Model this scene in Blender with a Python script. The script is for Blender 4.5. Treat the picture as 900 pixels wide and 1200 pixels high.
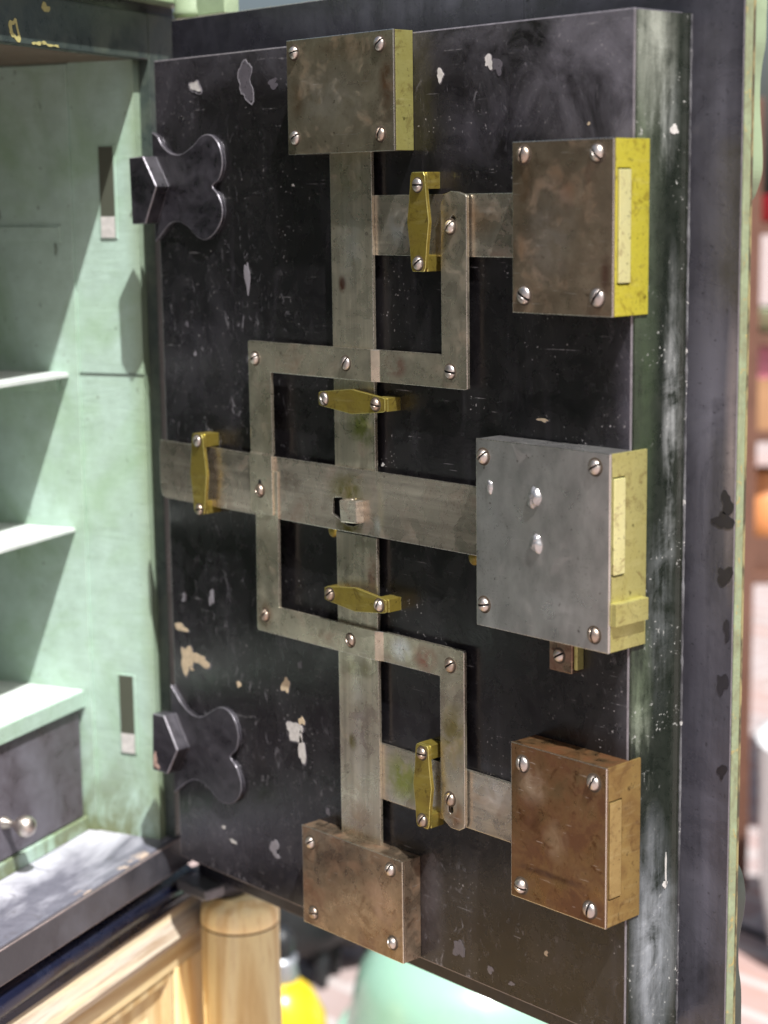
import bpy, bmesh, math, random
from mathutils import Vector, Matrix
PI=math.pi; R=math.radians
for o in list(bpy.data.objects): bpy.data.objects.remove(o)
S=bpy.context.scene
# ---------------------------------------------------------------- camera
cd=bpy.data.cameras.new("camera"); cam=bpy.data.objects.new("camera",cd); S.collection.objects.link(cam); S.camera=cam
RT=Vector((0.67761,0.73530,-0.013314)); DN=Vector((0.116027,-0.124766,-0.985379)); FW=Vector((-0.726212,0.666157,-0.169857))
cam.matrix_world=Matrix(((RT.x,-DN.x,-FW.x,1.45841),(RT.y,-DN.y,-FW.y,-1.04567),(RT.z,-DN.z,-FW.z,1.41525),(0,0,0,1)))
cd.sensor_fit='VERTICAL'; cd.sensor_height=36.0; cd.lens=2115.63/1200*36; cd.clip_start=0.02; cd.clip_end=600
cd.dof.use_dof=True; cd.dof.focus_distance=1.50; cd.dof.aperture_fstop=4.0
S.render.resolution_x=768; S.render.resolution_y=1024
# ---------------------------------------------------------------- sky, sun, exposure
SUN=Vector((1.30,-0.56,2.45)).normalized()          # towards the sun
el=math.asin(SUN.z); az=math.atan2(SUN.x,SUN.y)
w=bpy.data.worlds.new("World"); S.world=w; w.use_nodes=True
nt=w.node_tree; bg=nt.nodes['Background']; sk=nt.nodes.new('ShaderNodeTexSky'); sk.sky_type='NISHITA'; sk.sun_disc=False
sk.sun_elevation=el; sk.sun_rotation=az; sk.air_density=1.0; sk.dust_density=5.0; sk.ozone_density=0.6
nt.links.new(sk.outputs[0],bg.inputs[0]); bg.inputs[1].default_value=0.062
ld=bpy.data.lights.new("sun",'SUN'); ld.energy=5.0; ld.angle=R(0.8); ld.color=(1,.99,.965)
sun=bpy.data.objects.new("sun",ld); S.collection.objects.link(sun); sun.rotation_euler=SUN.to_track_quat('Z','Y').to_euler(); sun.location=(3,-2,6)
S.view_settings.view_transform='Standard'; S.view_settings.look='None'; S.view_settings.gamma=1; S.view_settings.exposure=0.78
S.render.engine='CYCLES'

# ---------------------------------------------------------------- node material helpers
class NT:
    def __init__(s,name):
        s.m=bpy.data.materials.new(name); s.m.use_nodes=True; s.t=s.m.node_tree; s.b=s.t.nodes['Principled BSDF']
        s.co=s.t.nodes.new('ShaderNodeTexCoord').outputs['Object']
    def n(s,k,ins={},**kw):
        q=s.t.nodes.new(k)
        for a,v in kw.items(): setattr(q,a,v)
        for a,v in ins.items():
            if isinstance(v,bpy.types.NodeSocket): s.t.links.new(v,q.inputs[a])
            else: q.inputs[a].default_value=v
        return q
    def map(s,scale,off=(0,0,0)): return s.n('ShaderNodeMapping',{'Vector':s.co,'Scale':scale,'Location':off}).outputs[0]
    def noise(s,sc,det=6,rough=.6,vec=None,dist=0): return s.n('ShaderNodeTexNoise',{'Vector':vec or s.co,'Scale':sc,'Detail':det,'Roughness':rough,'Distortion':dist}).outputs['Fac']
    def vor(s,sc,vec=None): return s.n('ShaderNodeTexVoronoi',{'Vector':vec or s.co,'Scale':sc}).outputs['Distance']
    def ramp(s,f,a,b,va=0,vb=1): return s.n('ShaderNodeMapRange',{'Value':f,'From Min':a,'From Max':b,'To Min':va,'To Max':vb}).outputs[0]
    def mix(s,f,a,b):
        q=s.t.nodes.new('ShaderNodeMix'); q.data_type='RGBA'
        for i,v in ((0,f),(6,a),(7,b)):
            if isinstance(v,bpy.types.NodeSocket): s.t.links.new(v,q.inputs[i])
            else: q.inputs[i].default_value=v if i==0 else (*v,1)
        return q.outputs[2]
    def math(s,op,a,b=0):
        return s.n('ShaderNodeMath',{0:a,1:b},operation=op).outputs[0]
    def ell(s,x,z,rx,rz,soft=.25,y=None,ry=1):
        q=s.n('ShaderNodeSeparateXYZ',{0:s.co}); o=[q.outputs[i] for i in range(3)]
        f=lambda k,c,r: s.math('POWER',s.math('ABSOLUTE',s.math('DIVIDE',s.math('SUBTRACT',o[k],c-(-.05,.085,.69)[k]),r)),2)
        d=s.math('ADD',f(0,x,rx),f(2,z,rz)) if x is not None else f(2,z,rz)
        if y is not None: d=s.math('ADD',d,f(1,y,ry))
        return s.ramp(s.math('SQRT',d),soft,1,1,0)
    def patch(s,col,m,noise,c,k,lo=.35,hi=.62):
        return s.mix(s.math('MULTIPLY',s.math('MULTIPLY',m,s.ramp(noise,lo,hi,0,1)),k),col,c)
    def set(s,**kw):
        for a,v in kw.items():
            i=s.b.inputs[a.replace('_',' ')]
            if isinstance(v,bpy.types.NodeSocket): s.t.links.new(v,i)
            elif isinstance(v,tuple): i.default_value=(*v,1)
            else: i.default_value=v
        return s
    def bump(s,h,st=.3,d=.001):
        q=s.n('ShaderNodeBump',{'Height':h,'Strength':st,'Distance':d}); s.t.links.new(q.outputs[0],s.b.inputs['Normal']); return s

def steel(name,base,rust=(.10,.045,.02),amt=.5,rough=.42,seed=0,grain=(30,30,500),tint=None,stain=.5,metal=.9,spots=(),cloud=1.0):
    """worn bare steel: brushed grain, dark pits, brown stain clouds"""
    t=NT(name); v=t.map((1,1,1),(seed*3.1,seed*1.7,seed*.9))
    big=t.noise(16,6,.62,v,1.0); mid=t.noise(55,6,.6,v,.6); fine=t.noise(420,4,.6,v)
    gr=t.noise(1,3,.6,t.map(grain,(seed,seed,seed)))
    col=t.mix(t.ramp(gr,.32,.7),tuple(c*.66 for c in base),base); gr2=t.noise(1,4,.6,t.map(tuple(g*.22 for g in grain),(seed,2*seed,seed))); col=t.mix(t.ramp(gr2,.52,.68,0,.45*cloud),col,tuple(c*.5 for c in base)); col=t.mix(t.ramp(gr2,.46,.34,0,.35*cloud),col,tuple(min(1,c*1.35) for c in base))
    col=t.mix(t.ramp(big,.42,.66,0,stain),col,tint or tuple(c*.55 for c in base))
    rm=t.ramp(t.math('ADD',t.math('MULTIPLY',big,.55),t.math('MULTIPLY',mid,.5)),.60-.11*amt,.72-.09*amt,0,min(1,.35+amt*.6))
    col=t.mix(rm,col,rust)
    blot=t.ramp(t.noise(75,7,.72,v,.9),.55,.62,0,min(.8,.04+.75*amt*amt)); col=t.mix(blot,col,tuple(c*.9 for c in rust))
    spk=t.math('MULTIPLY',t.ramp(t.noise(600,3,.6,v),.60,.66),t.ramp(t.noise(28,4,.6,v),.50,.60,0,.3+.6*amt)); col=t.mix(spk,col,tuple(c*.45 for c in rust))
    for (x,z,rx,rz,c,k) in spots: col=t.patch(col,t.ell(x,z,rx,rz),t.noise(60,5,.6,v,.6),c,k,.32,.55)
    pits=t.ramp(t.noise(190,3,.5,v),.69,.76,0,.6)
    col=t.mix(pits,col,(.05,.03,.02))
    scr=t.ramp(t.noise(1,2,.5,t.n('ShaderNodeMapping',{'Vector':v,'Scale':(60,60,900),'Rotation':(0,.6+seed,.3)}).outputs[0]),.70,.74,0,.35)
    col=t.mix(scr,col,(.75,.72,.68))
    t.set(Base_Color=col,Metallic=t.math('MULTIPLY',t.math('SUBTRACT',1,t.math('MULTIPLY',rm,.55)),metal),
          Roughness=t.math('ADD',t.ramp(mid,.3,.7,rough-.14-.10*cloud,rough-.11+.10*cloud),t.math('MULTIPLY',rm,.15)))
    t.bump(t.math('ADD',t.math('MULTIPLY',mid,.6),t.math('ADD',t.math('MULTIPLY',fine,.25),t.math('MULTIPLY',gr,.12))),.07+.17*cloud,.0009)
    return t.m
def paint(name,base,rough=.35,worn=None,wamt=.0,dust=None,damt=.3,seed=0,streak=0,bump=.25,scale=1,specks=0):
    """old brushed paint: wear patches, dust film, tiny specks"""
    t=NT(name); v=t.map((scale,)*3,(seed*2.3,seed*1.1,seed*4.7))
    big=t.noise(5,6,.6,v,1.2); mid=t.noise(38,6,.65,v,.5); fine=t.noise(300,3,.6,v)
    col=t.mix(t.ramp(mid,.3,.7),tuple(c*.8 for c in base),tuple(min(1,c*1.12) for c in base))
    if dust:
        d=t.ramp(t.math('ADD',t.math('MULTIPLY',big,.7),t.math('MULTIPLY',mid,.3)),.42,.66,0,damt)
        if streak: d=t.math('MULTIPLY',d,t.ramp(t.noise(1,4,.6,t.map((45,45,5),(seed,0,0))),.35,.65,.3,1.2))
        col=t.mix(d,col,dust)
    if specks:
        sp=t.math('MULTIPLY',t.ramp(t.noise(330,2,.5,v),.69,.73,0,1),t.ramp(t.noise(16,3,.6,v,.8),.50,.62,0,specks))
        col=t.mix(sp,col,(.45,.42,.40))
    if worn:
        wm=t.ramp(t.noise(24,7,.7,v,.8),.66-wamt*.1,.675-wamt*.1,0,1)
        col=t.mix(wm,col,worn)
    rg=t.ramp(t.math('ADD',t.math('MULTIPLY',big,.5),t.math('MULTIPLY',mid,.5)),.38,.64,rough-.07,rough+.2)
    t.set(Base_Color=col,Roughness=rg).bump(t.math('ADD',mid,t.math('MULTIPLY',fine,.3)),bump,.0015)
    return t.m
def brass(name,base,dark,rough=.36,seed=0,dk=.6):
    t=NT(name); v=t.map((1,1,1),(seed*1.3,seed*3.7,seed))
    a=t.noise(30,6,.65,v,1); b=t.noise(140,4,.6,v); g=t.noise(1,3,.6,t.map((40,40,260),(seed,0,seed)))
    col=t.mix(t.ramp(a,.42,.68,0,dk),base,dark); col=t.mix(t.ramp(b,.64,.72,0,.8),col,tuple(c*.35 for c in dark))
    col=t.mix(t.ramp(g,.55,.8,0,.15),col,(.9,.86,.5)); c=t.noise(55,7,.7,v,1.2); col=t.mix(t.ramp(c,.54,.64,0,.55),col,(dark[0]*.55,dark[1]*.42,dark[2]*.5)); d=t.noise(420,3,.6,v); col=t.mix(t.ramp(d,.62,.70,0,.5),col,(.09,.06,.02))
    t.set(Base_Color=col,Metallic=.75,Roughness=t.ramp(a,.3,.7,rough,rough+.18)).bump(t.math('ADD',b,g),.2,.0008)
    return t.m
def plain(name,base,rough=.4,metal=0,var=.15,sc=30,coat=0):
    t=NT(name); n=t.noise(sc,5,.6)
    t.set(Base_Color=t.mix(n,tuple(c*(1-var) for c in base),tuple(min(1,c*(1+var)) for c in base)),Roughness=t.ramp(t.noise(sc*2,4,.6),.3,.7,rough-.05,rough+.08),Metallic=metal,Coat_Weight=coat)
    return t.m
def pine(name,scale,seed=0,pale=0,g=1.0):
    t=NT(name); v=t.map(scale,(seed,seed*2,seed*.5))
    warp=t.noise(1.6,3,.5,v,.4)
    rings=t.n('ShaderNodeTexWave',{'Vector':v,'Scale':1.0,'Distortion':3.0,'Detail':4,'Detail Scale':1.2},wave_type='BANDS',bands_direction='DIAGONAL').outputs['Fac']
    fib=t.noise(9,6,.7,v)
    col=t.mix(t.ramp(rings,.25,.9),(.60,.47,.25),(.48,.33,.15)); col=t.mix(t.ramp(warp,.45,.7,0,.6),col,(.62,.52,.34))
    col=t.mix(t.ramp(fib,.52,.72,0,.6),col,(.40,.23,.08)); col=t.mix(t.ramp(t.noise(26,4,.6,v),.58,.70,0,.5),col,(.30,.16,.06))
    k=t.ramp(t.n('ShaderNodeTexVoronoi',{'Vector':t.map((1,1,.55),(seed*.37,.1,seed*.21)),'Scale':13.0}).outputs['Distance'],.07,.12,1,0)
    col=t.mix(t.math('MULTIPLY',k,.85),col,(.20,.09,.03))
    if g!=1: col=t.mix(1.0,col,(0,0,0)) if 0 else t.n('ShaderNodeVectorMath',{0:col,1:(g,g*1.02,g)},operation='MULTIPLY').outputs[0]
    if pale: col=t.mix(t.ramp(t.noise(2.5,5,.65,v),.35,.6,.3,pale),col,(.38,.345,.31)); col=t.mix(t.ramp(t.noise(5,6,.7,v),.50,.62,0,.85),col,(.26,.18,.11))
    t.set(Base_Color=col,Roughness=.5).bump(t.math('ADD',fib,rings),.25,.001)
    return t.m

STEEL_BAR=steel('bar_steel',(.66,.60,.48),(.15,.085,.045),.26,.42,1,(200,200,8),(.46,.40,.30),.36,cloud=1.1,spots=((.278,1.345,.006,.010,(.14,.06,.04),1.2),(.30,1.222,.022,.022,(.24,.26,.08),1.1),(.282,.935,.007,.010,(.20,.17,.06),1.3),(.290,.865,.03,.03,(.40,.30,.22),.7),(.29,1.44,.03,.03,(.40,.36,.24),.8),(.31,1.095,.008,.02,(.26,.10,.07),.9),(.29,1.005,.022,.012,(.22,.19,.10),1.0),(.29,1.38,.02,.05,(.74,.72,.68),.5),(.29,.96,.012,.09,(.76,.72,.66),.5)))
STEEL_HBAR=steel('cross_bar_steel',(.62,.56,.465),(.15,.085,.05),.26,.42,2,(8,200,200),(.44,.37,.29),.38,cloud=1.0,spots=((.345,.915,.030,.028,(.30,.32,.10),1.1),(.365,1.395,.05,.03,(.36,.33,.26),.7),(.44,1.40,.03,.02,(.36,.25,.16),.8),(.455,.925,.03,.02,(.70,.66,.62),.6),(.345,1.39,.02,.02,(.66,.66,.66),.6)))
STEEL_MID=steel('middle_bar_steel',(.57,.50,.425),(.15,.085,.05),.28,.40,21,(8,200,200),(.42,.35,.28),.35,cloud=.8,spots=((.285,1.165,.032,.02,(.20,.17,.05),1.0),(.285,1.132,.02,.010,(.18,.15,.04),1.0),(.205,1.165,.02,.012,(.13,.08,.06),.7),(.326,1.15,.006,.04,(.62,.52,.38),.6),(.03,1.16,.03,.05,(.30,.24,.20),.6),(.322,1.137,.006,.012,(.75,.73,.70),.7)))
STEEL_LINK=steel('link_steel',(.62,.56,.445),(.15,.085,.045),.28,.42,3,(50,50,50),(.44,.38,.29),.36,cloud=.8,spots=((.345,1.277,.016,.012,(.32,.14,.11),1.0),(.378,1.030,.018,.014,(.34,.17,.13),1.0),(.348,1.033,.016,.014,(.72,.70,.72),.9),(.411,.97,.02,.035,(.32,.27,.11),1.0),(.412,.90,.016,.02,(.28,.17,.10),1.0),(.412,1.40,.02,.02,(.30,.24,.16),.9),(.165,1.035,.014,.018,(.34,.22,.14),.9),(.175,1.22,.014,.04,(.40,.35,.25),.8),(.17,1.10,.015,.03,(.42,.36,.27),.8)))
COV_TL=steel('stained_cover_steel',(.47,.415,.31),(.16,.095,.045),.42,.44,4,(60,60,60),(.29,.24,.17),.5,cloud=.5,spots=((.352,1.51,.010,.04,(.18,.08,.035),.8),(.28,1.50,.05,.03,(.55,.51,.44),.6),(.24,1.50,.012,.02,(.17,.10,.04),.6),(.3,1.54,.06,.012,(.22,.15,.09),.6)))
COV_TR=steel('brown_cover_steel',(.37,.30,.215),(.14,.080,.038),.50,.45,5,(60,60,60),(.26,.19,.13),.55,cloud=.5,spots=((.509,1.425,.012,.04,(.16,.08,.03),.5),(.55,1.42,.012,.016,(.17,.08,.04),.5),(.535,1.39,.03,.045,(.44,.39,.34),.6),(.59,1.36,.006,.02,(.10,.04,.03),.7)))
COV_LOCK=steel('grey_cover_steel',(.58,.57,.565),(.22,.18,.15),.08,.42,6,(60,60,30),(.47,.46,.455),.25,cloud=.15,spots=((.545,1.105,.035,.022,(.66,.65,.66),.6),(.485,1.16,.02,.03,(.58,.57,.58),.5),(.515,1.175,.016,.02,(.62,.60,.58),.5)))  # pale spot low in the middle paints a highlight on the cover
COV_BR=steel('rusty_cover_steel',(.25,.165,.085),(.10,.042,.016),1.15,.46,7,(40,40,40),(.20,.10,.04),.8,spots=((.52,.955,.02,.02,(.34,.27,.19),.7),(.545,.915,.016,.02,(.30,.22,.14),.7),(.535,.885,.05,.004,(.06,.03,.02),.9),(.52,.925,.014,.03,(.11,.05,.025),.8)))
COV_BL=steel('bronze_brown_cover_steel',(.40,.31,.22),(.17,.09,.05),.75,.44,8,(60,60,60),(.27,.18,.12),.7,spots=((.335,.80,.02,.03,(.50,.36,.27),.6),(.27,.825,.05,.018,(.20,.13,.09),.6)))
SCREW=plain('screw_steel',(.60,.54,.49),.38,1,.4,160)
DARK=plain('dark_hollow',(.003,.003,.003),.9)
BR_GUIDE=brass('olive_brass',(.34,.265,.050),(.17,.12,.03),.28,1,.6)
BR_TL=brass('green_brass_reflection',(.44,.42,.15),(.28,.25,.06),.36,2,.6)  # box side tints paint in yellow-green reflections, brightness set box by box
BR_TR=brass('bright_yellow_brass_reflection',(.70,.64,.07),(.46,.38,.04),.38,3,.45)
BR_LOCK=brass('pale_brass_reflection',(.52,.49,.19),(.38,.33,.10),.36,4,.5)
BR_BR=brass('brown_brass_reflection',(.34,.23,.08),(.20,.11,.04),.42,5,.8)
BR_BOLT=brass('polished_bolt',(.85,.83,.42),(.62,.56,.22),.34,6,.4)
t=NT('black_door_paint'); v=t.co
n1=t.noise(14,7,.65,v,.8); n2=t.noise(45,6,.7,v,.5); n3=t.noise(6,5,.6,v,1.2); n4=t.noise(1,5,.65,t.map((55,55,7)))
col=t.mix(t.ramp(n2,.3,.7),(.0045,.0040,.0048),(.0105,.0095,.0105))
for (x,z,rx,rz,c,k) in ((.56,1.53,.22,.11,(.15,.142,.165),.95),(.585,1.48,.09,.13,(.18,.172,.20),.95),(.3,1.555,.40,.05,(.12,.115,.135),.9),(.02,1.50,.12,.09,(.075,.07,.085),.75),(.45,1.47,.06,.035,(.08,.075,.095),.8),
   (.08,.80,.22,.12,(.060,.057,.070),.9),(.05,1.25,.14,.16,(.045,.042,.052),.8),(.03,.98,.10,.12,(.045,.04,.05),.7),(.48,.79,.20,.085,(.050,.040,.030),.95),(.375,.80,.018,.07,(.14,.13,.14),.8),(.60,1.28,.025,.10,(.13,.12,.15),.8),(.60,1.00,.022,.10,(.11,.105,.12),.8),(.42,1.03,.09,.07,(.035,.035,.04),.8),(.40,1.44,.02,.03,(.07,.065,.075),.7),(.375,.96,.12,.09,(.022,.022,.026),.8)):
    col=t.patch(col,t.ell(x,z,rx,rz,.0),t.math('ADD',t.math('MULTIPLY',n1,.5),t.math('MULTIPLY',n3,.5)),tuple(x*.85 for x in c),k,.40,.62)  # upper-right sheen and brown lower-right reflection painted in, mixed with dust haze
col=t.mix(t.math('MULTIPLY',t.ramp(n4,.55,.75),.25),col,(.06,.055,.065))
sp=t.math('MULTIPLY',t.ramp(t.noise(360,2,.5,v),.69,.73),t.ramp(n1,.51,.60)); col=t.mix(t.math('MULTIPLY',sp,.6),col,(.40,.38,.38))
sp=t.math('MULTIPLY',t.ramp(t.noise(120,5,.7,v,1.5),.66,.70),t.ramp(n3,.50,.60)); col=t.mix(t.math('MULTIPLY',sp,.40),col,(.16,.15,.17))
sf=t.noise(95,8,.75,t.map((1,1,.6)),1.4)
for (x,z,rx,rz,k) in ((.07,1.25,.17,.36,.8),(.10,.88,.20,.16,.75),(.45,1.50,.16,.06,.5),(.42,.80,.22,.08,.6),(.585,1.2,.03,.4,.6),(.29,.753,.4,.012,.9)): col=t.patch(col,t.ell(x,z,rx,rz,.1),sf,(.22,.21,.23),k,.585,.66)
for q,sd in (((0,.5,.9),3),((0,-.7,.2),8)):
    sc=t.ramp(t.noise(1,2,.4,t.n('ShaderNodeMapping',{'Vector':v,'Scale':(14,14,420),'Rotation':q,'Location':(sd,0,0)}).outputs[0]),.735,.75); col=t.mix(t.math('MULTIPLY',t.math('MULTIPLY',sc,t.ramp(n2,.5,.6)),.5),col,(.3,.29,.3))
t.set(Base_Color=col,Roughness=t.ramp(t.math('ADD',t.math('MULTIPLY',n1,.6),t.math('MULTIPLY',n2,.4)),.38,.64,.16,.40)).bump(t.math('ADD',n2,t.math('MULTIPLY',n1,1.5)),.22,.0012)
BLACK=t.m
t=NT('black_flange_paint'); n1=t.noise(9,7,.65,None,1.0); n2=t.noise(60,6,.7); n4=t.noise(1,5,.6,t.map((60,60,4)))
col=t.mix(t.ramp(n2,.3,.7),(.013,.0125,.017),(.028,.027,.035))
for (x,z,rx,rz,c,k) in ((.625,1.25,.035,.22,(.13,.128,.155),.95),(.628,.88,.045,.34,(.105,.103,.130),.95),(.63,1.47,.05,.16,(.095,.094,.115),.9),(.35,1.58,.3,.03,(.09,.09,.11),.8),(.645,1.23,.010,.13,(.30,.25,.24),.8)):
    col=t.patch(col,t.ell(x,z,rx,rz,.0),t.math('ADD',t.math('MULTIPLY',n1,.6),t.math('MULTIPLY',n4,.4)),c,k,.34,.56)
sp=t.ramp(t.noise(300,2,.5),.68,.72); col=t.mix(t.math('MULTIPLY',sp,.5),col,(.004,.004,.004))
t.set(Base_Color=col,Roughness=t.ramp(n1,.35,.65,.22,.42)).bump(t.math('ADD',n2,n4),.3,.0012); BLACK_FL=t.m
t=NT('black_side_green_reflection'); n1=t.noise(16,7,.7,None,.9); n2=t.noise(60,6,.7,None,.4); n4=t.noise(1,6,.7,t.map((70,70,9)))
col=t.mix(t.ramp(n2,.3,.7),(.006,.009,.006),(.016,.020,.015))
for (y,ry,z,rz,c,k,lo,hi) in ((.008,.030,1.45,.22,(.095,.115,.080),.9,.30,.60),(.010,.022,1.27,.16,(.040,.060,.030),.9,.30,.58),(.02,.03,1.53,.07,(.34,.36,.31),.9,.34,.56),(.03,.022,1.48,.06,(.30,.32,.30),.7,.47,.60),(.045,.012,1.25,.14,(.30,.31,.31),.9,.44,.58),(.01,.02,1.04,.08,(.16,.20,.13),.7,.42,.60),(.030,.030,.83,.12,(.34,.36,.39),.95,.38,.58),(.012,.02,.98,.06,(.30,.32,.27),.6,.48,.6),(.035,.02,1.12,.12,(.12,.13,.13),.8,.48,.6)):
    col=t.patch(col,t.ell(None,z,1,rz,.1,y,ry),t.math('ADD',t.math('MULTIPLY',n1,.5),t.math('MULTIPLY',n4,.5)),c,k,lo,hi)  # green patches paint reflected foliage onto the black edge
sp=t.math('MULTIPLY',t.ramp(t.noise(260,3,.6),.63,.67),t.ramp(n1,.5,.6)); col=t.mix(t.math('MULTIPLY',sp,.8),col,(.42,.42,.40))
t.set(Base_Color=col,Roughness=t.ramp(n2,.35,.65,.2,.42)).bump(t.math('ADD',n2,n1),.35,.0015); BLACK_SIDE=t.m
WEARHL_M=plain('grey_rubbed_highlight_edge',(.30,.285,.32),.30,.6,.5,150); WEARM=plain('bright_worn_edge',(.80,.76,.68),.28,1,.25,220); WEARHL_P=plain('rubbed_paint_highlight_edge',(.20,.185,.20),.34,.35,.6,150); WEARB=plain('bright_brass_edge',(.78,.70,.25),.3,.9,.25,200)  # rubbed grey and paint edges are pale to paint in edge highlights too
BLACK_HW=paint('black_fitting_paint',(.010,.009,.012),.30,None,0,(.07,.065,.08),.6,4,0,.35,3,.5)
GREEN_EDGE=paint('green_edge_paint',(.25,.30,.18),.45,(.33,.26,.10),.55,(.12,.10,.05),.8,5,0,.5,5)
GREEN_DARK=paint('dark_green_shade_seam',(.030,.038,.030),.4,None,0,(.1,.1,.1),.2,6)
GREEN_ORN=paint('pale_green_paint',(.28,.36,.23),.45,None,0,(.15,.19,.10),.6,6)
t=NT('mint_interior_paint'); sep=t.n('ShaderNodeSeparateXYZ',{0:t.co}); Z=sep.outputs[2]; Y=sep.outputs[1]
n1=t.noise(7,6,.6,None,1.0); n2=t.noise(40,6,.7); br_=t.noise(1,5,.65,t.map((20,14,75)),1.5); n3=t.noise(18,6,.7,t.map((1,1,.5)),1)
col=t.mix(t.ramp(n2,.3,.7),(.32,.43,.36),(.41,.55,.475)); col=t.mix(t.ramp(br_,.5,.72,0,.25),col,(.30,.42,.30))
col=t.mix(t.ramp(n1,.46,.64,0,.55),col,(.23,.36,.20))
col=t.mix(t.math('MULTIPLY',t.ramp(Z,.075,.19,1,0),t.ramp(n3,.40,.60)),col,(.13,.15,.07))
col=t.mix(t.math('MULTIPLY',t.ramp(Y,.012,.030,1,0),.55),col,(.22,.27,.15))  # darker strip by the jamb: the door's cast shadow painted in
col=t.mix(t.ramp(t.noise(1,4,.6,t.map((40,70,22),(3,1,2))),.68,.73,0,.8),col,(.08,.09,.06))
col=t.mix(t.ramp(t.noise(210,3,.5),.70,.74,0,.7),col,(.10,.08,.05))
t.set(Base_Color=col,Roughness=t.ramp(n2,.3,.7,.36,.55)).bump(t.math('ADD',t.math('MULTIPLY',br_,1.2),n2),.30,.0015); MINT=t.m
HEAD=paint('grey_green_header_paint',(.045,.060,.055),.34,None,0,(.12,.14,.10),.6,8,0,.35,2)
CEIL=paint('brown_ceiling_paint',(.15,.115,.08),.6,None,0,(.1,.08,.05),.4,9)
t=NT('worn_sill_paint'); q=t.n('ShaderNodeSeparateXYZ',{0:t.co}); n1=t.noise(12,6,.65,t.map((.4,1,1)),.8); n2=t.noise(50,6,.7)
col=t.mix(t.ramp(n2,.3,.7),(.085,.085,.11),(.15,.15,.185)); dd=t.math('ADD',t.ramp(q.outputs[1],-.01,.12,-.12,.22),n1)
col=t.mix(t.ramp(dd,.44,.72,0,.95),col,(.50,.50,.56)); col=t.mix(t.ramp(t.noise(30,6,.7,None,1),.62,.66,0,.6),col,(.09,.085,.10)); col=t.mix(t.math('MULTIPLY',t.ramp(q.outputs[1],.018,.004,0,1),t.ramp(t.noise(22,5,.7,t.map((.5,1,1))),.52,.56)),col,(.42,.33,.27))
t.set(Base_Color=col,Roughness=t.ramp(n1,.3,.7,.3,.5)).bump(n2,.3,.0015); SILL=t.m
SILL_NOSE=paint('black_sill_paint',(.035,.035,.042),.36,(.34,.28,.24),.0,(.13,.13,.15),.5,11)
BEAD=paint('blue_black_gloss',(.008,.010,.026),.22,None,0,(.03,.04,.07),.5,12)
DRAWER=paint('dark_drawer_steel',(.055,.040,.048),.27,(.05,.02,.01),.0,(.20,.20,.24),.65,15,0,.3,.9)
WHITEC=plain('chip_filler_lit_slot',(.48,.46,.44),.65,0,.45,260); CREAM=plain('cream_undercoat',(.50,.40,.27),.65,0,.45,260)
GREYC=plain('grey_primer',(.085,.078,.09),.3,0,.3,120); YEL=plain('yellow_undercoat',(.42,.38,.15),.6,0,.3,200)
GREYC2=plain('grey_primer_light',(.19,.18,.20),.4,0,.3,120)
PINE_V=pine('pine_upright',(26,26,1.6),1,0,1.6); PINE_H=pine('pine_rail',(1.6,26,26),2); PINE_M=pine('pine_moulding',(1.4,30,30),3,.9); PINE_P=pine('pine_panel',(22,22,1.8),4)

# ---------------------------------------------------------------- mesh helpers
C=S.collection
def new(name,bm,mats,parent=None,smooth=False,loc=None):
    me=bpy.data.meshes.new(name); bmesh.ops.recalc_face_normals(bm,faces=bm.faces) 
    bm.to_mesh(me); bm.free()
    if not isinstance(mats,(list,tuple)): mats=[mats]
    for m in mats: me.materials.append(m)
    if smooth:
        for p in me.polygons: p.use_smooth=True
    o=bpy.data.objects.new(name,me); C.objects.link(o)
    if parent: o.parent=parent
    if loc: o.location=loc
    return o
def empty(name,loc,rz,label,cat,group=None):
    o=bpy.data.objects.new(name,None); C.objects.link(o); o.location=loc; o.rotation_euler=(0,0,rz); o.empty_display_size=.05
    return tag(o,label,cat,group)
def tag(o,label,cat,group=None,kind=None):
    if label: o['label']=label
    if cat: o['category']=cat
    if group: o['group']=group
    if kind: o['kind']=kind
    return o
def bev(bm,w,seg=2,ang=25):
    if w<=0: return
    es=[e for e in bm.edges if len(e.link_faces)==2 and e.calc_face_angle(0)>R(ang)]
    bmesh.ops.bevel(bm,geom=es,offset=w,segments=seg,affect='EDGES',profile=.6,clamp_overlap=True)
def wear(bm,idx):
    for f in bm.faces:
        f.normal_update(); n=f.normal
        if min(e.calc_length() for e in f.edges)<.0013 and max(abs(n.x),abs(n.y),abs(n.z))<.985 and abs(n.y)>.15 and abs(n.y)<.97: f.material_index=idx
def box(a,b,w=.0006,bm=None,mi=0):
    """axis box from corner a to corner b"""
    t=bmesh.new(); lo=[min(i,j) for i,j in zip(a,b)]; hi=[max(i,j) for i,j in zip(a,b)]
    v=[t.verts.new((x,y,z)) for x in (lo[0],hi[0]) for y in (lo[1],hi[1]) for z in (lo[2],hi[2])]
    for f in ((0,1,3,2),(4,6,7,5),(0,4,5,1),(2,3,7,6),(0,2,6,4),(1,5,7,3)): t.faces.new([v[i] for i in f])
    bmesh.ops.recalc_face_normals(t,faces=t.faces); bev(t,w)
    return merge(t,bm,mi)
def merge(t,bm,mi=0):
    for f in t.faces: f.material_index=mi
    if bm is None: return t
    me=bpy.data.meshes.new('tmp'); t.to_mesh(me); t.free(); bm.from_mesh(me); bpy.data.meshes.remove(me)
    return bm
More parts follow.
